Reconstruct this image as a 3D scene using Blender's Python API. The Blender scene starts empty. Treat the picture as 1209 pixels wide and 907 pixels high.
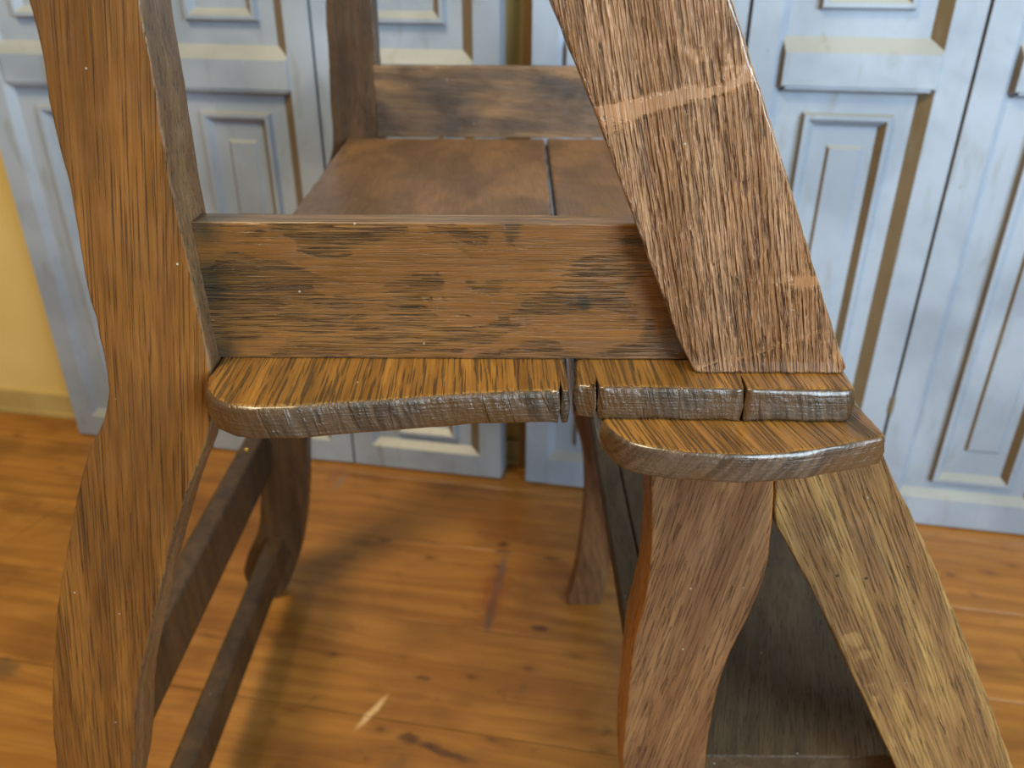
import bpy, bmesh, math, random
from mathutils import Vector, Matrix, noise
from mathutils.geometry import tessellate_polygon
random.seed(7)
S = bpy.context.scene
COL = S.collection

# ------------------------------------------------------------------ camera
CAM_H = 0.62
cd = bpy.data.cameras.new('camera'); cam = bpy.data.objects.new('camera', cd); COL.objects.link(cam)
cd.sensor_width = 36.0; cd.lens = 960 / 1209 * 36.0; cd.clip_start = 0.01
cam.matrix_world = (Matrix.Translation((0, 0, CAM_H)) @ Matrix.Rotation(math.radians(90 - 27.5), 4, 'X')
                    @ Matrix.Rotation(math.radians(0.3), 4, 'Z'))
cd.dof.use_dof = True; cd.dof.focus_distance = 0.275; cd.dof.aperture_fstop = 14.0
S.camera = cam
# ------------------------------------------------------------------ world, lights, exposure
S.view_settings.view_transform = 'Standard'; S.view_settings.look = 'None'
S.view_settings.gamma = 1.0; S.view_settings.use_curve_mapping = False
S.view_settings.exposure = 0.0
w = bpy.data.worlds.new('world'); S.world = w; w.use_nodes = True
w.node_tree.nodes['Background'].inputs[0].default_value = (1.0, 0.86, 0.68, 1)
w.node_tree.nodes['Background'].inputs[1].default_value = 0.14

def area(name, loc, target, sx, sy, power, color):
    l = bpy.data.lights.new(name, 'AREA'); l.shape = 'RECTANGLE'; l.size = sx; l.size_y = sy
    l.energy = power; l.color = color
    o = bpy.data.objects.new(name, l); COL.objects.link(o); o.location = loc
    o.rotation_euler = (Vector(target) - Vector(loc)).to_track_quat('-Z', 'Y').to_euler()
    return o
area('window_light', (1.05, -0.90, 1.15), (0.15, 0.7, 0.80), 1.1, 1.2, 21, (0.68, 0.85, 1.0)).data.spread = math.radians(95)
area('ceiling_lamp_light', (-0.75, -0.25, 2.2), (0.0, 0.6, 0.1), 0.55, 0.55, 38, (1.0, 0.80, 0.48))

# ------------------------------------------------------------------ node helpers
class NT:
    def __init__(s, name):
        s.m = bpy.data.materials.new(name); s.m.use_nodes = True
        s.t = s.m.node_tree; s.b = s.t.nodes['Principled BSDF']
    def n(s, typ, **kw):
        nd = s.t.nodes.new(typ)
        for k, v in kw.items(): setattr(nd, k, v)
        return nd
    def put(s, sock, v):
        if hasattr(v, 'is_output') or isinstance(v, bpy.types.NodeSocket): s.t.links.new(v, sock)
        elif isinstance(v, (tuple, list)) and len(v) == 3 and sock.type == 'RGBA': sock.default_value = (*v, 1)
        else: sock.default_value = v
    def math(s, op, a, b=0.0, clamp=False):
        nd = s.n('ShaderNodeMath', operation=op, use_clamp=clamp); s.put(nd.inputs[0], a); s.put(nd.inputs[1], b)
        return nd.outputs[0]
    def vec(s, op, a, b=(0, 0, 0)):
        nd = s.n('ShaderNodeVectorMath', operation=op); s.put(nd.inputs[0], a); s.put(nd.inputs[1], b)
        return nd.outputs['Value'] if op in ('LENGTH', 'DISTANCE', 'DOT_PRODUCT') else nd.outputs[0]
    def noise(s, v, sc=1.0, det=2.0, dist=0.0, rough=0.5):
        nd = s.n('ShaderNodeTexNoise'); s.put(nd.inputs['Vector'], v); s.put(nd.inputs['Scale'], sc)
        s.put(nd.inputs['Detail'], det); s.put(nd.inputs['Distortion'], dist); s.put(nd.inputs['Roughness'], rough)
        return nd.outputs[0]
    def rng(s, v, a, b, c=0.0, d=1.0, smooth=True):
        nd = s.n('ShaderNodeMapRange', interpolation_type='SMOOTHSTEP' if smooth else 'LINEAR')
        s.put(nd.inputs[0], v)
        for i, x in enumerate((a, b, c, d)): s.put(nd.inputs[i + 1], x)
        return nd.outputs[0]
    def mix(s, f, a, b, mode='MIX'):
        nd = s.n('ShaderNodeMix', data_type='RGBA', blend_type=mode)
        s.put(nd.inputs[0], f); s.put(nd.inputs[6], a); s.put(nd.inputs[7], b)
        return nd.outputs[2]
    def pos(s): return s.n('ShaderNodeNewGeometry').outputs['Position']
    def attr(s, name): return s.n('ShaderNodeAttribute', attribute_name=name).outputs['Vector']
    def bump(s, h, dist, strength=1.0, prev=None):
        nd = s.n('ShaderNodeBump'); s.put(nd.inputs['Height'], h); s.put(nd.inputs['Distance'], dist)
        s.put(nd.inputs['Strength'], strength)
        if prev is not None: s.put(nd.inputs['Normal'], prev)
        return nd.outputs[0]
    def done(s, col, rough, normal=None, coat=0.0, coat_rough=0.25):
        s.put(s.b.inputs['Base Color'], col); s.put(s.b.inputs['Roughness'], rough)
        if normal is not None: s.put(s.b.inputs['Normal'], normal)
        s.b.inputs['Coat Weight'].default_value = coat; s.b.inputs['Coat Roughness'].default_value = coat_rough
        return s.m

def srgb(h):
    h = h.lstrip('#'); c = [int(h[i:i + 2], 16) / 255 for i in (0, 2, 4)]
    return tuple(x / 12.92 if x <= .04045 else ((x + .055) / 1.055) ** 2.4 for x in c)

def oak(name, light, mid, dark, pore=0.7, pore_a=70, pore_c=1100, th=(0.56, 0.66), fleck=(9, 30), fleck_th=(0.5, 0.6),
        fleck_amt=0.6, bands=45, bump=0.0006, rough=0.38, coat=0.25, broad=0.35, grime=(), rib=0.0, warp_amt=0.004, rear=None, coat_rough=0.25, pale=(), fleck_col=None):
    s = NT(name); g = s.attr('grain'); P = s.pos()
    light, mid, dark = srgb(light), srgb(mid), srgb(dark)
    warp = s.noise(s.vec('MULTIPLY', g, (7, 24, 24)), 1, 2)
    gw = s.vec('ADD', g, s.vec('MULTIPLY', s.n('ShaderNodeCombineXYZ').outputs[0], (0, 0, 0)))
    cx = s.n('ShaderNodeCombineXYZ'); s.put(cx.inputs[1], s.math('MULTIPLY', warp, warp_amt)); gw = s.vec('ADD', g, cx.outputs[0])
    band = s.noise(s.vec('MULTIPLY', gw, (5, bands * 2.2, bands * 2.2)), 1, 3, 0.4)
    big = s.noise(s.vec('MULTIPLY', g, (11, 22, 22)), 1, 3, 0.6)
    fibre = s.noise(s.vec('MULTIPLY', gw, (45, 900, 900)), 1, 3)
    pr = s.noise(s.vec('MULTIPLY', gw, (pore_a, pore_c, pore_c)), 1, 2, 0.3)
    fl = s.rng(s.noise(s.vec('MULTIPLY', g, (fleck[0], fleck[1], fleck[1])), 1, 4, 0.8), fleck_th[0], fleck_th[1])
    keep = s.math('SUBTRACT', 1.0, s.math('MULTIPLY', fl, fleck_amt))
    pm = s.math('MULTIPLY', s.rng(pr, th[0], th[1]), keep)
    col = s.mix(s.rng(band, 0.38, 0.62), light, mid)
    col = s.mix(s.math('MULTIPLY', s.rng(big, 0.42, 0.68), broad), col, dark)
    if fleck_col: col = s.mix(s.math('MULTIPLY', fl, 0.55), col, srgb(fleck_col))
    fv = s.rng(fibre, 0.3, 0.7, 0.74, 1.16, False)
    col = s.mix(1.0, col, s.n('ShaderNodeCombineXYZ').outputs[0], 'MIX') if False else col
    if rear:      # the part of the board behind the rail is browner with fainter pores
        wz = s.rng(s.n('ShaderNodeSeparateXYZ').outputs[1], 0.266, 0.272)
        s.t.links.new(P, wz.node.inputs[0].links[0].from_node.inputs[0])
        col = s.mix(wz, col, s.mix(s.rng(big, 0.35, 0.65), srgb(rear[0]), srgb(rear[1])))
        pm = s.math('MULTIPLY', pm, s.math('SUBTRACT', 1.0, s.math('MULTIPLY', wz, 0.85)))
    cc = s.n('ShaderNodeCombineXYZ'); [s.put(cc.inputs[i], fv) for i in range(3)]
    col = s.mix(1.0, col, cc.outputs[0], 'MULTIPLY')
    col = s.mix(s.math('MULTIPLY', pm, pore), col, tuple(x * 0.35 for x in dark))
    for (c, r, k) in grime:
        d = s.vec('DISTANCE', P, c); d = s.math('ADD', d, s.math('MULTIPLY', s.math('SUBTRACT', s.noise(P, 180, 3), 0.5), r * 0.9))
        col = s.mix(s.rng(d, r, r * 0.25, 0, k), col, srgb('#2c2a1e'))
    for (c, r, k) in pale:
        d = s.vec('DISTANCE', P, c); d = s.math('ADD', d, s.math('MULTIPLY', s.math('SUBTRACT', s.noise(P, 150, 3), 0.5), r * 4.0))
        col = s.mix(s.rng(d, r, r * 0.4, 0, k * 0.6), col, srgb('#a88450'))
    vd = s.n('ShaderNodeTexVoronoi'); s.put(vd.inputs['Vector'], P); vd.inputs['Scale'].default_value = 190
    dust = s.math('MULTIPLY', s.rng(vd.outputs['Distance'], 0.09, 0.05), s.rng(s.vec('DOT_PRODUCT', vd.outputs['Color'], (1, 0, 0)), 0.93, 0.94))
    col = s.mix(s.math('MULTIPLY', dust, 0.75), col, srgb('#cfc8b4'))
    h = s.math('ADD', s.math('MULTIPLY', pm, -1.0), s.math('MULTIPLY', s.math('MULTIPLY', s.math('SUBTRACT', fibre, 0.52), keep), 0.55 + rib))
    h = s.math('ADD', h, s.math('MULTIPLY', big, 0.5))
    nb = s.bump(h, bump)
    nb = s.bump(s.noise(P, 90, 4), 0.0012, 0.25, nb)
    rr = s.math('ADD', s.math('MULTIPLY', pm, 0.25), s.rng(s.noise(P, 60, 3), 0.3, 0.7, rough - 0.06, rough + 0.10))
    return s.done(col, rr, nb, coat, coat_rough)

def endgrain(name, base, deep, warm, rough=0.3, bump=0.0007, slant=0.25):
    s = NT(name); P = s.pos()
    mp = s.n('ShaderNodeMapping'); s.put(mp.inputs[0], P); mp.inputs['Rotation'].default_value = (0, slant, 0)
    V = mp.outputs[0]
    a = s.noise(s.vec('MULTIPLY', V, (520, 60, 45)), 1, 4, 0.5)
    lay = s.noise(s.vec('MULTIPLY', P, (40, 60, 1300)), 1, 2, 0.2)
    b = s.noise(P, 420, 4, 0.6)
    sc = s.rng(s.noise(s.vec('MULTIPLY', V, (210, 20, 22)), 1, 2, 0.9), 0.60, 0.66)
    col = s.mix(s.rng(a, 0.35, 0.65), srgb(base), srgb(deep))
    col = s.mix(s.rng(b, 0.5, 0.75, 0, 0.5), col, srgb(deep))
    col = s.mix(s.rng(s.noise(P, 45, 2), 0.45, 0.6, 0, 0.6), col, srgb(warm))
    h = s.math('ADD', s.math('MULTIPLY', a, 0.7), s.math('MULTIPLY', b, 0.8))
    h = s.math('ADD', h, s.math('MULTIPLY', lay, 0.45)); h = s.math('ADD', h, s.math('MULTIPLY', sc, 0.5))
    return s.done(col, s.rng(b, 0.3, 0.7, rough - 0.05, rough + 0.15), s.bump(h, bump), 0.8, 0.18)

# ------------------------------------------------------------------ mesh helpers
def link(name, me, parent=None, mats=()):
    for m in mats: me.materials.append(m)
    o = bpy.data.objects.new(name, me); COL.objects.link(o)
    if parent: o.parent = parent; o.matrix_parent_inverse = parent.matrix_world.inverted()
    return o

def empty(name, loc, **props):
    o = bpy.data.objects.new(name, None); COL.objects.link(o); o.location = loc; o.empty_display_size = 0.05
    o.matrix_world = Matrix.Translation(loc)
    for k, v in props.items(): o[k] = v
    return o

def smooth_pts(pts, n=6):
    p = [Vector(q) for q in pts]; t = [0.0]
    for i in range(1, len(p)): t.append(t[-1] + max((p[i] - p[i - 1]).length, 1e-5))
    def tan(i):
        if i == 0: return (p[1] - p[0]) / (t[1] - t[0])
        if i == len(p) - 1: return (p[i] - p[i - 1]) / (t[i] - t[i - 1])
        a = (p[i] - p[i - 1]) / (t[i] - t[i - 1]); b = (p[i + 1] - p[i]) / (t[i + 1] - t[i])
        wa = t[i + 1] - t[i]; wb = t[i] - t[i - 1]
        return (a * wa + b * wb) / (wa + wb)
    out = []
    for i in range(len(p) - 1):
        h = t[i + 1] - t[i]; m0 = tan(i) * h; m1 = tan(i + 1) * h
        for k in range(n):
            u = k / n; u2 = u * u; u3 = u2 * u
            out.append((2 * u3 - 3 * u2 + 1) * p[i] + (u3 - 2 * u2 + u) * m0 + (-2 * u3 + 3 * u2) * p[i + 1] + (u3 - u2) * m1)
    out.append(p[-1]); return out

def resample(poly, step, keep=()):
    out = []; n = len(poly)
    for i in range(n):
        a = Vector(poly[i]); b = Vector(poly[(i + 1) % n]); L = (b - a).length
        if L < 1e-6: continue
        k = max(1, int(L / step))
        for j in range(k): out.append(a.lerp(b, j / k))
    return out

def prism(name, poly, axis, t0, t1, mats, parent, r=0.0013, step=0.003, jit=0.0002, grain=(0, 1), smooth_side=True,
          side_index=0, bulge=0.0, seed=0.0, wear=0.5):
    """poly: 2D outline; axis 'y' -> (x,z) outline extruded in y; axis 'z' -> (x,y) outline extruded in z."""
    pts = resample(poly, step)
    area2 = sum(pts[i].x * pts[(i + 1) % len(pts)].y - pts[(i + 1) % len(pts)].x * pts[i].y for i in range(len(pts)))
    if area2 < 0: pts.reverse()
    n = len(pts)
    nor = []
    for i in range(n):
        d1 = (pts[i] - pts[i - 1]).normalized(); d2 = (pts[(i + 1) % n] - pts[i]).normalized()
        a = Vector((d1.y, -d1.x)); b = Vector((d2.y, -d2.x)); m = (a + b)
        m = m.normalized() if m.length > 1e-6 else a
        c = max(0.6, m.dot(a)); nor.append(m / c)
    # jitter the outline a little so that edges are hand worn
    pts = [p + nor[i] * (noise.noise(Vector((p.x * 140 + seed, p.y * 140, seed * 3))) * jit * 1.4 + noise.noise(Vector((p.x * 600, p.y * 600, seed))) * jit * 0.5) for i, p in enumerate(pts)]
    lim = []
    for i in range(n):
        m = 1.0
        for j in range(n):
            if min(abs(i - j), n - abs(i - j)) > 1:
                dd = (pts[i] - pts[j]).length
                if dd < 2.6 * r and nor[i].dot(nor[j]) < -0.3: m = min(m, dd / (5 * r))
        lim.append(max(m, 0.03))
    for i in range(n): lim[i] = min(lim[i], lim[i - 1] * 1.0 + 0.4, lim[(i + 1) % n] + 0.4)
    def to3(p, t): return (p.x, t, p.y) if axis == 'y' else (p.x, p.y, t)
    T = t1 - t0; rings = []
    prof = [(0, 1), (0.13, 0.5), (0.5, 0.13), (1, 0), (1.5, 0)]
    for (a, b) in prof: rings.append((t0, a, b, 1))
    if bulge: rings.append(((t0 + t1) / 2, None, 0, 0))
    for (a, b) in reversed(prof): rings.append((t1, a, b, -1))
    bm = bmesh.new(); loops = []
    for ri, (tb, a, b, sg) in enumerate(rings):
        row = []
        for i, p in enumerate(pts):
            rl = r * lim[i] * (1 + wear * noise.noise(Vector((p.x * 90 + 7, p.y * 90, tb * 50 + seed))) * 1.6)
            if a is None: q = p + nor[i] * bulge; t = tb
            else: q = p - nor[i] * (rl * b); t = tb + sg * rl * a
            row.append(bm.verts.new(to3(q, t)))
        loops.append(row)
    for k in range(len(loops) - 1):
        for i in range(n):
            f = bm.faces.new((loops[k][i], loops[k][(i + 1) % n], loops[k + 1][(i + 1) % n], loops[k + 1][i]))
            f.smooth = smooth_side; f.material_index = side_index
            if k < 1 or k > len(loops) - 3: f.material_index = 0
    for li in (0, -1):
        flat = [Vector((v.co.x, v.co.z if axis == 'y' else v.co.y, 0)) for v in loops[li]]
        for t in tessellate_polygon([flat]):
            if len(set(t)) == 3:
                try: bm.faces.new([loops[li][k] for k in t])
                except ValueError: pass
    bmesh.ops.recalc_face_normals(bm, faces=bm.faces)
    me = bpy.data.meshes.new(name); bm.to_mesh(me); bm.free()
    g = Vector(grain).normalized(); h = Vector((-g.y, g.x))
    at = me.attributes.new('grain', 'FLOAT_VECTOR', 'POINT')
    off = Vector((seed * 1.37 + 0.5, seed * 2.11 + 0.3, seed * 0.77))
    for v in me.vertices:
        c = v.co; p2 = Vector((c.x, c.z)) if axis == 'y' else Vector((c.x, c.y)); dd = c.y if axis == 'y' else c.z
        at.data[v.index].vector = (p2.dot(g) + off.x, p2.dot(h) + off.y, dd + off.z)
    return link(name, me, parent, mats)

def rect(x0, x1, z0, z1): return [(x0, z0), (x1, z0), (x1, z1), (x0, z1)]

def box_along_y(name, x0, x1, y0, y1, z0, z1, mats, parent, r=0.0015, seed=0, **kw):
    return prism(name, rect(x0, x1, z0, z1), 'y', y0, y1, mats, parent, r=r, seed=seed, **kw)

# ------------------------------------------------------------------ setting: wall plane of the doors
TH = math.radians(-10.2)
E_ = Vector((math.cos(TH), math.sin(TH), 0)); N_ = Vector((-E_.y, E_.x, 0)); O_ = Vector((0, 0.908, 0))
def W(u, d, z): return O_ + E_ * u + N_ * d + Vector((0, 0, z))     # d < 0 comes towards the viewer

def quadbox(bm, u0, u1, d0, d1, z0, z1):
    vs = [bm.verts.new(W(u, d, z)) for u in (u0, u1) for d in (d0, d1) for z in (z0, z1)]
    for f in ((0, 1, 3, 2), (4, 6, 7, 5), (0, 4, 5, 1), (2, 3, 7, 6), (0, 2, 6, 4), (1, 5, 7, 3)):
        bm.faces.new([vs[i] for i in f])

def finish(bm, name, mats, parent=None, kind=None):
    bmesh.ops.recalc_face_normals(bm, faces=bm.faces)
    me = bpy.data.meshes.new(name); bm.to_mesh(me); bm.free()
    o = link(name, me, parent, mats)
    if kind: o['kind'] = kind
    return o

# ---- floor boards
def spots(s, P, lst, col):
    """lst: (cx, cy, half length, half width, angle deg, strength, hex colour)"""
    wob = s.n('ShaderNodeTexNoise'); s.put(wob.inputs['Vector'], P); wob.inputs['Scale'].default_value = 70; wob.inputs['Detail'].default_value = 3
    wv = s.vec('SUBTRACT', wob.outputs['Color'], (0.5, 0.5, 0.5))
    for (cx, cy, a, b, ang, k, hx) in lst:
        q = s.vec('SUBTRACT', P, (cx, cy, 0)); q = s.vec('ADD', q, s.vec('MULTIPLY', wv, (min(a, b) * 1.6, min(a, b) * 1.6, 0)))
        rt = s.n('ShaderNodeVectorRotate', rotation_type='Z_AXIS'); s.put(rt.inputs['Vector'], q); rt.inputs['Angle'].default_value = -math.radians(ang)
        d = s.vec('LENGTH', s.vec('MULTIPLY', rt.outputs[0], (1 / a, 1 / b, 0)))
        col = s.mix(s.rng(d, 1.15, 0.35, 0, k), col, srgb(hx))
    return col

def pine():
    s = NT('honey pine boards'); g = s.attr('grain'); P = s.pos()
    wp = s.noise(s.vec('MULTIPLY', g, (3, 9, 9)), 1, 3)
    cx = s.n('ShaderNodeCombineXYZ'); s.put(cx.inputs[1], s.math('MULTIPLY', wp, 0.05)); gw = s.vec('ADD', g, cx.outputs[0])
    band = s.noise(s.vec('MULTIPLY', gw, (2.5, 85, 10)), 1, 3, 0.4)
    blotch = s.noise(s.vec('MULTIPLY', g, (7, 14, 3)), 1, 3, 0.5)
    fine = s.noise(s.vec('MULTIPLY', gw, (18, 420, 20)), 1, 3)
    col = s.mix(s.rng(band, 0.35, 0.65), srgb(PINE[0]), srgb(PINE[1]))
    col = s.mix(s.rng(blotch, 0.42, 0.72, 0, 0.65), col, srgb(PINE[2]))
    fv = s.rng(fine, 0.3, 0.7, 0.88, 1.08, False); cc = s.n('ShaderNodeCombineXYZ'); [s.put(cc.inputs[i], fv) for i in range(3)]
    col = s.mix(1.0, col, cc.outputs[0], 'MULTIPLY')
    vo = s.n('ShaderNodeTexVoronoi'); s.put(vo.inputs['Vector'], s.vec('MULTIPLY', gw, (22, 44, 0))); vo.inputs['Scale'].default_value = 1.0
    kn = s.rng(vo.outputs['Distance'], 0.16, 0.05); pick = s.rng(s.vec('DOT_PRODUCT', vo.outputs['Color'], (1, 0, 0)), 0.5, 0.55)
    km = s.math('MULTIPLY', kn, pick)
    col = s.mix(s.math('MULTIPLY', km, 0.75), col, srgb('#4a2a10'))
    halo = s.math('MULTIPLY', s.rng(vo.outputs['Distance'], 0.4, 0.1, 0, 0.4), pick)
    col = s.mix(halo, col, srgb(PINE[2]))
    dirt = s.rng(s.noise(P, 28, 5, 0.5), 0.62, 0.75, 0, 0.55)
    col = s.mix(dirt, col, srgb('#5a3c1c'))
    col = spots(s, P, FLOOR_SPOTS, col)
    h = s.math('ADD', s.math('MULTIPLY', band, 0.5), s.math('MULTIPLY', s.noise(P, 35, 4), 1.0))
    return s.done(col, s.rng(s.noise(P, 20, 3), 0.3, 0.7, 0.34, 0.52), s.bump(h, 0.0012, 0.6), 0.15)
PINE = ('#a8722f', '#935f23', '#6c4114')
FLOOR_SPOTS = [
    (-0.0130, 0.715, 0.0060, 0.048, -8, 0.9, '#665248'), (-0.0215, 0.660, 0.0060, 0.036, -6, 0.9, '#55443a'),
    (-0.0190, 0.690, 0.018, 0.055, -6, 0.55, '#7a3f14'), (-0.0100, 0.775, 0.011, 0.006, -8, 0.85, '#4c2c12'),
    (-0.0095, 0.762, 0.012, 0.004, -8, 0.85, '#4c2c12'), (0.0480, 0.750, 0.012, 0.004, -8, 0.7, '#4c2c12'),
    (0.0310, 0.636, 0.012, 0.006, -8, 0.8, '#3f2410'), (-0.128, 0.530, 0.004, 0.026, -32, 0.9, '#d8b27c'),
    (-0.0905, 0.500, 0.014, 0.007, -8, 0.85, '#4a2c14'), (-0.0960, 0.462, 0.022, 0.026, 10, 0.7, '#6a4826'),
    (-0.0600, 0.487, 0.035, 0.005, -20, 0.75, '#4a2c14'), (-0.0850, 0.5700, 0.010, 0.004, -10, 0.8, '#5a3716'),
    (-0.240, 0.920, 0.010, 0.030, -15, 0.7, '#8d5a34'), (-0.2300, 0.905, 0.004, 0.025, -18, 0.6, '#76706a'),
    (-0.502, 0.580, 0.026, 0.014, -5, 0.75, '#5c4430'), (-0.3060, 0.830, 0.012, 0.005, -8, 0.7, '#4a2c14'),
    (-0.5875, 0.814, 0.060, 0.0020, 67, 0.7, '#6a4018'), (-0.1530, 0.780, 0.012, 0.006, -8, 0.7, '#5f3a18'),
]
m_pine = pine()
s_ = NT('dark gap below the boards'); m_gap = s_.done(srgb('#2a180a'), 0.9)
bm = bmesh.new(); quadbox(bm, -1.9, 1.9, -1.9, 0.5, -0.05, -0.0125)
floor = finish(bm, 'floor', [m_gap], kind='structure')
JW = 0.127
def board_mesh(width, u0, u1, d0, seed):
    bm = bmesh.new(); c = 0.0006; g = 0.0004; d1 = d0 + width - g; d0 = d0 + g
    prof = [(d0, -0.013), (d0, -c), (d0 + c, 0), (d1 - c, 0), (d1, -c), (d1, -0.013)]
    us = [u0 + (u1 - u0) * i / 24 for i in range(25)]
    rows = []
    for u in us:
        rows.append([bm.verts.new(W(u, d + 0.0005 * noise.noise(Vector((u * 9, d * 5 + seed, 0))), z + (0.0004 * noise.noise(Vector((u * 4, d * 20, seed))) if z > -0.002 else 0))) for d, z in prof])
    for a, b in zip(rows, rows[1:]):
        for k in range(len(prof) - 1): bm.faces.new((a[k], b[k], b[k + 1], a[k + 1]))
    bm.faces.new(rows[0]); bm.faces.new(list(reversed(rows[-1])))
    bmesh.ops.recalc_face_normals(bm, faces=bm.faces)
    me = bpy.data.meshes.new('floor_board'); bm.to_mesh(me); bm.free()
    at = me.attributes.new('grain', 'FLOAT_VECTOR', 'POINT')
    for v in me.vertices:
        q = v.co - O_; at.data[v.index].vector = (q.dot(E_) + seed * 3.1, q.dot(N_) + seed * 0.37, v.co.z)
    return me
for i in range(-11, 6):
    d0 = -0.2736 + i * JW
    cut = [-1.9, 1.9]
    if i % 3 == 1: cut.insert(1, 0.75)
    if i % 3 == 2: cut.insert(1, -0.95)
    for a, b in zip(cut, cut[1:]):
        link('floor_board', board_mesh(JW, a + 0.0007, b - 0.0007, d0, i * 1.7 + a), floor, [m_pine])

# ---- wall behind, with baseboard
s = NT('yellow painted plaster'); P = s.pos()
m_wall = s.done(s.mix(s.rng(s.noise(P, 6, 4), 0.3, 0.7), srgb('#dfc47c'), srgb('#d6b96e')), 0.7, s.bump(s.noise(P, 60, 4), 0.001, 0.4))
s = NT('old cream skirting paint'); P = s.pos()
m_skirt = s.done(s.mix(s.rng(s.noise(P, 14, 4), 0.3, 0.7), srgb('#bca46a'), srgb('#ab945a')), 0.5, s.bump(s.noise(P, 50, 4), 0.001, 0.4))
bm = bmesh.new(); quadbox(bm, -1.9, 1.9, 0.052, 0.12, -0.0125, 1.6)
finish(bm, 'wall_back', [m_wall], kind='structure')
bm = bmesh.new()
quadbox(bm, -1.9, 0.7, 0.044, 0.052, 0.0, 0.036)
quadbox(bm, -1.9, 0.7, 0.040, 0.052, 0.0, 0.006)
finish(bm, 'baseboard_back', [m_skirt], kind='structure')
s = NT('brown varnished jamb'); P = s.pos()
m_jamb = s.done(s.mix(s.rng(s.noise(s.vec('MULTIPLY', P, (200, 200, 8)), 1, 3), 0.3, 0.7), srgb('#7d5f33'), srgb('#654820')), 0.5)
bm = bmesh.new(); quadbox(bm, 0.004, 0.032, 0.034, 0.044, 0.0, 1.6)
finish(bm, 'trim_1', [m_jamb], kind='structure')

# ---- panelled doors (six narrow leaves in two groups)
def paint(name, a, b, grime, gk, dirt_th=(0.55, 0.8)):
    s = NT(name); P = s.pos()
    n1 = s.noise(P, 9, 4, 0.4); n2 = s.noise(s.vec('MULTIPLY', P, (60, 60, 14)), 1, 4, 0.3)
    col = s.mix(s.rng(n1, 0.35, 0.65), srgb(a), srgb(b))
    col = s.mix(s.rng(n2, dirt_th[0], dirt_th[1], 0, gk), col, srgb(grime))
    ch = s.rng(s.noise(P, 130, 4), 0.72, 0.76, 0, 0.6)
    col = s.mix(ch, col, srgb('#6a5a40'))
    return s.done(col, 0.42, s.bump(s.math('ADD', s.noise(P, 40, 4), s.math('MULTIPLY', n2, 0.5)), 0.0012, 0.5), 0.1)
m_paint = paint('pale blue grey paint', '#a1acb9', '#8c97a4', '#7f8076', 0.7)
m_shade_brown = paint('brown paint for shaded slopes', '#7a6a50', '#6d5c42', '#8c8878', 0.5)  # shade painted as brown on left-facing slopes; the hinge shares it
m_edge = paint('cream paint on upward slopes', '#a2a49f', '#91938e', '#85806e', 0.6)  # cream tint for the slopes that face up

def frustum(bm, u0, u1, z0, z1, d0, d1, cl, cr, ct, cb):
    """raised block: base rectangle at d0, chamfered up to the front at d1; material 1 on faces that look left, 2 on top"""
    A = [bm.verts.new(W(u, d0, z)) for u, z in ((u0, z0), (u1, z0), (u1, z1), (u0, z1))]
    B = [bm.verts.new(W(u, d1, z)) for u, z in ((u0 + cl, z0 + cb), (u1 - cr, z0 + cb), (u1 - cr, z1 - ct), (u0 + cl, z1 - ct))]
    bm.faces.new(B)
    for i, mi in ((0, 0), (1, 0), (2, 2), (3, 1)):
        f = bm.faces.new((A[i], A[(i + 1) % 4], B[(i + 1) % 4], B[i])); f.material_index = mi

def ring(bm, u0, u1, z0, z1, d, h, w1, w2):
    """picture-frame moulding: outer slope, ridge, inner slope"""
    def R(i, dd): return [bm.verts.new(W(u, dd, z)) for u, z in ((u0 + i, z0 + i), (u1 - i, z0 + i), (u1 - i, z1 - i), (u0 + i, z1 - i))]
    rows = [R(0, d), R(w1 * 0.35, d - h), R(w1, d - h), R(w1 + w2, d + 0.0003)]
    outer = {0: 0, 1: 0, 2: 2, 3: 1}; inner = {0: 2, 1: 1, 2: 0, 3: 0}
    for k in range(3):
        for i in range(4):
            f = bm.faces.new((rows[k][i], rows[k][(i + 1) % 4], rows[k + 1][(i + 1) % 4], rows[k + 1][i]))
            f.material_index = outer[i] if k == 0 else (0 if k == 1 else inner[i])

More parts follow.
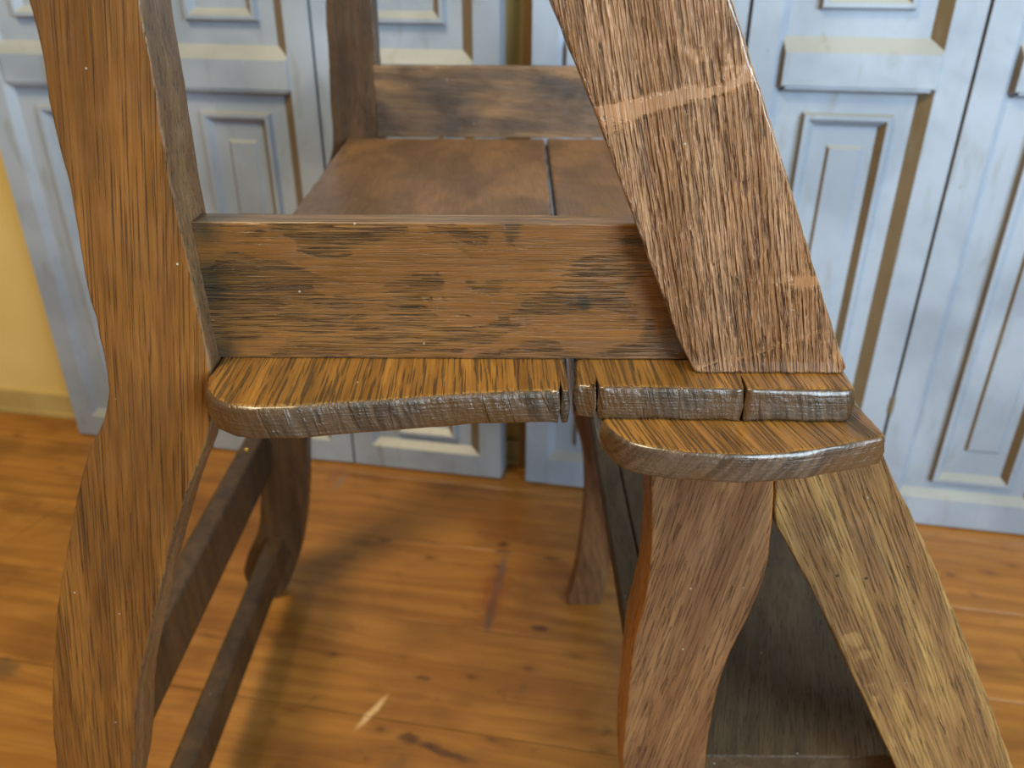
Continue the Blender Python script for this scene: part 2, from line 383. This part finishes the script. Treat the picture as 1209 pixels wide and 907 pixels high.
def leaf(idx, u0, wid, dz, top=1.35):
    root = empty('door_%d' % idx, W(u0 + wid / 2, 0.012, 0)); root['kind'] = 'structure'
    P3 = [m_paint, m_shade_brown, m_edge]; f = wid / 0.214
    F = 0.0           # front plane of the stiles
    back = 0.009      # depth of the sunk field
    g = 0.0009
    def part(name, fn):
        bm = bmesh.new(); fn(bm)
        o = finish(bm, name, P3, root); return o
    part('backing_board', lambda b: quadbox(b, u0 + g, u0 + wid - g, back, 0.030, 0.002, top))
    l1 = u0 + 0.030 * f; r1 = u0 + wid - 0.031 * f
    def st_l(b):
        frustum(b, u0 + g, l1 + 0.008, 0.002, top, back, F, 0.0006, 0.0085, 0.001, 0.001)
    def st_r(b):
        frustum(b, r1 - 0.013, u0 + wid - g, 0.002, top, back, F, 0.013, 0.0006, 0.001, 0.001)
    part('stile', st_l); part('stile', st_r)
    part('bottom_rail', lambda b: frustum(b, l1 - 0.002, r1 + 0.002, 0.002, 0.050 + dz * 0.3, back, F - 0.0006, 0.001, 0.001, 0.009, 0.001))
    def cross(b, z):
        frustum(b, u0 + 0.034 * f, u0 + 0.186 * f, z, z + 0.050, back, F - 0.003, 0.004, 0.004, 0.014, 0.005)
        frustum(b, u0 + 0.038 * f, u0 + 0.182 * f, z - 0.002, z + 0.008, back, F - 0.0015, 0.004, 0.004, 0.001, 0.004)
    part('cross_rail', lambda b: cross(b, 0.506 + dz)); part('cross_rail', lambda b: cross(b, 1.06 + dz))
    for z0, z1 in ((0.062 + dz * 0.4, 0.485 + dz), (0.580 + dz, 1.035 + dz), (1.135 + dz, top - 0.03)):
        a = u0 + 0.064 * f; c = u0 + 0.152 * f
        part('panel_moulding', lambda b: ring(b, a, c, z0, z1, back, 0.0075, 0.006, 0.0075))
        if z1 - z0 > 0.15:
            part('raised_panel', lambda b: frustum(b, a + 0.029, c - 0.022, z0 + 0.045, z1 - 0.032, back, back - 0.003, 0.003, 0.004, 0.003, 0.003))
    return root
leaf(1, -0.6450, 0.2120, -0.0200)
leaf(2, -0.4325, 0.2115, -0.0200)
leaf(3, -0.2205, 0.2070, -0.0200)
leaf(4, 0.0175, 0.2155, 0.0)
leaf(5, 0.2335, 0.2145, 0.0)
l6 = leaf(6, 0.4485, 0.2200, 0.0)
bm = bmesh.new(); bmesh.ops.create_cone(bm, cap_ends=True, segments=14, radius1=0.0028, radius2=0.0028, depth=0.020)
bmesh.ops.translate(bm, vec=W(0.4485, -0.0006, 0.164), verts=bm.verts)
finish(bm, 'hinge', [m_shade_brown], l6)

# ------------------------------------------------------------------ the step chair
PALE = (((.1463, .2566, .3650), .0045, .8), ((.1520, .2566, .3560), .0035, .7), ((.1629, .2566, .3296), .0045, .8), ((.1600, .2566, .3380), .0030, .6),
        ((.1750, .2566, .3000), .0055, .8), ((.1277, .2566, .4168), .0050, .4), ((.1060, .2566, .4350), .0060, .4))
oak_post = oak('left leg oak', '#875826', '#73491f', '#4e3215', pore=0.55, pore_a=22, pore_c=1900, th=(0.58, 0.68), fleck_amt=0.4, warp_amt=0.002,
               grime=(((-0.104, 0.270, 0.545), 0.011, 0.9), ((-0.104, 0.266, 0.50), 0.012, 0.6)), bump=0.0008)
oak_rail = oak('front rail oak', '#7c5428', '#64431d', '#422b14', pore=0.6, pore_a=60, pore_c=2400, th=(0.52, 0.66), fleck_col='#805224', fleck=(26, 46),
               fleck_th=(0.47, 0.53), fleck_amt=0.85, bump=0.0009, rough=0.36, coat=0.4, broad=0.35, warp_amt=0.0015, rib=0.6,
               grime=(((-0.106, 0.265, 0.520), 0.012, 0.75), ((-0.106, 0.265, 0.495), 0.010, 0.8), ((0.0250, 0.2645, 0.5145), 0.0045, 0.9), ((0.0200, 0.2645, 0.5140), 0.0030, 0.6),
                      ((0.062, 0.265, 0.50), 0.012, 0.6), ((-0.106, 0.268, 0.543), 0.012, 0.7)))
oak_far = oak('far rail oak', '#80603e', '#5f4833', '#322a25', pore=0.2, fleck=(16, 70), fleck_amt=0.4, broad=0.9, bump=0.0003, rough=0.42)
oak_seat = oak('seat board oak', '#94682b', '#79521f', '#4c3818', pore=0.7, pore_a=36, pore_c=1200, th=(0.52, 0.64), fleck_amt=0.25,
               bump=0.0006, rough=0.4, bands=70, broad=0.4, warp_amt=0.003, rear=('#7e5b36', '#5f4529'))
oak_plank = oak('slanting plank oak', '#b88a62', '#9c6e46', '#68462c', pore=0.45, pore_a=60, pore_c=1000, th=(0.56, 0.66), fleck=(42, 13), fleck_col='#946a42',
                fleck_th=(0.54, 0.61), fleck_amt=0.95, bump=0.0032, rough=0.30, coat=1.0, coat_rough=0.14, broad=0.25, rib=1.6, warp_amt=0.002)
oak_sleg = oak('curved leg oak', '#8c6540', '#765032', '#4a3221', pore=0.55, pore_a=60, pore_c=1700, th=(0.57, 0.66), bump=0.0009, rough=0.36, broad=0.4, warp_amt=0.002)
oak_diag = oak('splayed leg oak', '#a07c48', '#846039', '#5a4128', grime=(((.1322, .2566, .3996), .0011, 1.0), ((.1441, .2566, .3983), .0011, 1.0)), pale=PALE, pore=0.4, pore_a=40, pore_c=1700, fleck=(45, 60), fleck_th=(0.55, 0.66),
               bump=0.0013, rough=0.34, broad=0.5, warp_amt=0.002)
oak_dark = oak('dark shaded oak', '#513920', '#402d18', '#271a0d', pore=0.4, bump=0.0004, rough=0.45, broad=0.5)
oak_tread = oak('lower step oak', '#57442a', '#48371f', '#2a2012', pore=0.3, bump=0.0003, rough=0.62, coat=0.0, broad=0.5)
oak_railtop = oak('dusty top of the rail', '#876a4c', '#6f563c', '#463524', pore=0.4, pore_a=24, pore_c=1300, warp_amt=0.002, bump=0.0006, rough=0.45)
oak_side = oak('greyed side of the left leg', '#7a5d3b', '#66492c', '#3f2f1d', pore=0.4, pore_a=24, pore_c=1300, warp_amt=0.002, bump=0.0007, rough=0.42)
oak_warm_side = oak('warm lit side of the curved leg', '#9c5f24', '#824a16', '#5c340f', pore=0.3, pore_a=24, pore_c=1200, warp_amt=0.002, bump=0.0005, rough=0.35)  # warm light from the left painted into the colour of the side faces
m_end = endgrain('waxed end grain', '#584837', '#382c20', '#563a1c', slant=0.25)
m_end2 = endgrain('waxed end grain of the lower board', '#5e4c3b', '#403225', '#604020', slant=-0.6, bump=0.0005)
s = NT('brass'); s.b.inputs['Metallic'].default_value = 1.0; m_brass = s.done(srgb('#d8b25a'), 0.25)

chair = empty('library_step_chair', (0.0, 0.46, 0.0), category='chair',
              label='old oak folding library chair that opens into steps, standing on honey pine boards')
YN0, YN1 = 0.256, 0.280      # near frame
YF0, YF1 = 0.680, 0.703      # far frame

# left legs with back posts
Lft = [(-.139, .86), (-.1387, .6094), (-.1384, .5994), (-.1399, .5793), (-.1405, .5508), (-.1424, .5222), (-.1426, .5003), (-.1442, .4837),
       (-.1475, .4732), (-.1554, .4606), (-.1636, .4436), (-.1717, .4236), (-.1854, .389), (-.1976, .3508), (-.2074, .314), (-.2142, .2812),
       (-.232, .225), (-.2466, .171), (-.252, .130), (-.260, .092), (-.276, .058), (-.283, .032), (-.277, .012), (-.264, .0)]
Rgt = [(-.1070, .86), (-.1067, .6096), (-.1069, .5843), (-.1073, .5564), (-.107, .5313), (-.1063, .5069), (-.1062, .4907), (-.1073, .4787),
       (-.1091, .4717), (-.1249, .4368), (-.1373, .4074), (-.1498, .3736), (-.1655, .331), (-.1774, .2815), (-.1986, .2119), (-.2096, .1302),
       (-.2179, .0873), (-.2312, .0423), (-.247, .010), (-.256, .0)]
def leg_outline(L, R, widen=0.0):
    l = [Vector((x - widen, z)) for x, z in L]
    return [tuple(p) for p in smooth_pts(l)] + [tuple(p) for p in reversed(smooth_pts(R))]
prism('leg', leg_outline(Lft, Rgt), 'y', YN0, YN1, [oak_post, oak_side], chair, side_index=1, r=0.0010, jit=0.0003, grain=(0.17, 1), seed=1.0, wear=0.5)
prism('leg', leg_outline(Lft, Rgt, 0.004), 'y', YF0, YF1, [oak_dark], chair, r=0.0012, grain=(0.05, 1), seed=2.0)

# curved inner legs on the right
SL = [(.0515, .468), (.0524, .448), (.055, .4168), (.0554, .3907), (.0523, .3625), (.0519, .3268), (.0529, .2833), (.0585, .2378), (.0680, .2021),
      (.0735, .1526), (.0732, .100), (.0686, .0444), (.0625, .010), (.0610, .0)]
SR = [(.0990, .468), (.0993, .4483), (.1018, .4254), (.1026, .3999), (.0989, .3772), (.0936, .3554), (.0912, .3297), (.0916, .2836), (.0950, .23),
      (.0980, .17), (.1010, .132), (.1035, .089), (.1035, .033), (.099, .008), (.097, .0)]
prism('curved_leg', leg_outline(SL, SR), 'y', YN0, YN1, [oak_sleg, oak_warm_side], chair, side_index=1, r=0.0010, jit=0.00022, grain=(0.18, 1), seed=3.0, wear=0.4)
prism('curved_leg', leg_outline(SL, SR), 'y', YF0 - 0.008, YF1 - 0.008, [oak_sleg], chair, r=0.0012, grain=(-0.2, 1), seed=4.0)
# splayed outer legs on the right
DL = [(.0985, .468), (.0998, .4483), (.1035, .4254), (.1118, .4108), (.1237, .3911), (.1454, .3508), (.1808, .2855), (.256, .145), (.334, .0)]
DR = [(.1335, .468), (.1389, .4568), (.1593, .4237), (.186, .3778), (.2106, .3333), (.2366, .2848), (.312, .145), (.391, .0)]
prism('splayed_leg', leg_outline(DL, DR), 'y', YN0 + 0.0006, YN1, [oak_diag], chair, r=0.0011, jit=0.00022, grain=(-0.5, 1), seed=5.0, wear=0.4)
prism('splayed_leg', leg_outline(DL, DR), 'y', YF0 - 0.008, YF1 - 0.008, [oak_diag], chair, r=0.0012, grain=(-0.5, 1), seed=6.0)

# slanting planks that rest on the seat
PK = [(.0640, .4921), (.1157, .4921), (.1165, .4945), (.0983, .5329), (.0834, .5656), (.0619, .6105), (-.055, .86), (-.102, .86), (.0099, .6102), (.0191, .5911),
      (.0297, .5679), (.0424, .5384), (.0567, .5054)]
prism('slanting_plank', PK, 'y', 0.2545, 0.2646, [oak_plank], chair, r=0.0011, jit=0.00022, grain=(-0.22, 1), seed=7.0, wear=0.4)
prism('slanting_plank', [(x + 0.030, z) for x, z in PK], 'y', 0.692, 0.702, [oak_plank], chair, r=0.0012, grain=(-0.44, 1), seed=8.0)

# rails over the seat
prism('seat_rail', rect(-.1075, .0900, .4922, .5424), 'y', 0.2650, 0.2755, [oak_rail, oak_railtop], chair, side_index=1, r=0.0007, jit=0.00015, grain=(1, 0.0), seed=9.3)
prism('seat_rail', rect(-.1105, .1150, .4922, .5466), 'y', 0.6790, 0.6900, [oak_far], chair, r=0.0010, grain=(1, -0.06), seed=10.0)

# seat boards (outlines in plan; a notch is a crack running in from the end)
def notch(pts, i0, x, y, depth, wd, lean=0.0):
    pts[i0:i0] = [(x - wd, y), (x + lean, y + depth), (x + wd, y)]
b1 = [(-.1350, .6780), (-.1263, .4580), (-.1095, .2830), (-.1060, .2800), (-.1060, .2560), (-.1058, .2500), (-.1035, .2415), (-.0985, .2345), (-.0915, .2297), (-.0829, .2281),
      (-.0700, .2292), (-.0564, .2318), (-.0400, .2340), (-.0200, .2378), (.0000, .2398), (.0150, .2409)]
b1 += [(.0158, .2410), (.0166, .2500), (.0172, .2412), (.0192, .2418), (.0198, .2640), (.0258, .6780)]
prism('seat_board', b1, 'z', .4793, .4920, [oak_seat, m_end], chair, r=0.0024, jit=0.0002, step=0.0022, grain=(-0.04, 1), seed=11.0, side_index=1, bulge=0.0006, wear=0.35)
b2 = [(.0272, .6790), (.0226, .2650), (.0213, .2458), (.0280, .2442), (.0284, .2440), (.0291, .2520), (.0298, .2440), (.0500, .2435), (.0760, .2430),
      (.0783, .2430), (.0800, .2550), (.0798, .2430), (.1020, .2425), (.1135, .2424), (.1165, .2440), (.1172, .2470), (.1180, .2560), (.1220, .6790)]
prism('seat_board', b2, 'z', .4793, .4920, [oak_seat, m_end], chair, r=0.0020, jit=0.0002, step=0.0022, grain=(-0.03, 1), seed=12.0, side_index=1, bulge=0.0006, wear=0.4)
b3 = [(.0330, .6700), (.0305, .2600), (.0310, .2450), (.0332, .2374), (.0393, .2292), (.0484, .2250), (.0617, .2227), (.0807, .2221), (.0960, .2245), (.1104, .2288),
      ]
b3 = smooth_pts(b3, 3) + [(.1256, .2340), (.1262, .2360), (.1250, .2543), (.1235, .6700)]
prism('folded_seat_board', b3, 'z', .4675, .4791, [oak_seat, m_end2], chair, r=0.0018, jit=0.00022, step=0.0022, grain=(-0.25, 1), seed=13.0, side_index=1, bulge=0.0006, wear=0.4)

# lower step of two boards between the right legs
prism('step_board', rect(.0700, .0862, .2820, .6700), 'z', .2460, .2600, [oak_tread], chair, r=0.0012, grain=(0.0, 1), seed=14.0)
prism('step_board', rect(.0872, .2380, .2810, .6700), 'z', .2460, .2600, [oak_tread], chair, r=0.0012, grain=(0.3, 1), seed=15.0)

# stretchers between the left legs
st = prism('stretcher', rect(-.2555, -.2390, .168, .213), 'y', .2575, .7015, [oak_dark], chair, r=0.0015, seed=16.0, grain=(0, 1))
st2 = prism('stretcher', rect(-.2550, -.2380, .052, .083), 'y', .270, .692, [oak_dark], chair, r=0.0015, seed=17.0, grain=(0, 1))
for px_, py_ in ((-.2480, .646), (-.2495, .440)):
    bm = bmesh.new(); bmesh.ops.create_uvsphere(bm, u_segments=12, v_segments=8, radius=0.0024)
    bmesh.ops.scale(bm, vec=(1, 1, 0.6), verts=bm.verts); bmesh.ops.translate(bm, vec=(px_, py_, .2133), verts=bm.verts)
    for f in bm.faces: f.smooth = True
    me = bpy.data.meshes.new('brass_pin'); bm.to_mesh(me); bm.free()
    o = link('brass_pin', me, st, [m_brass]); o['label'] = 'small brass pin'
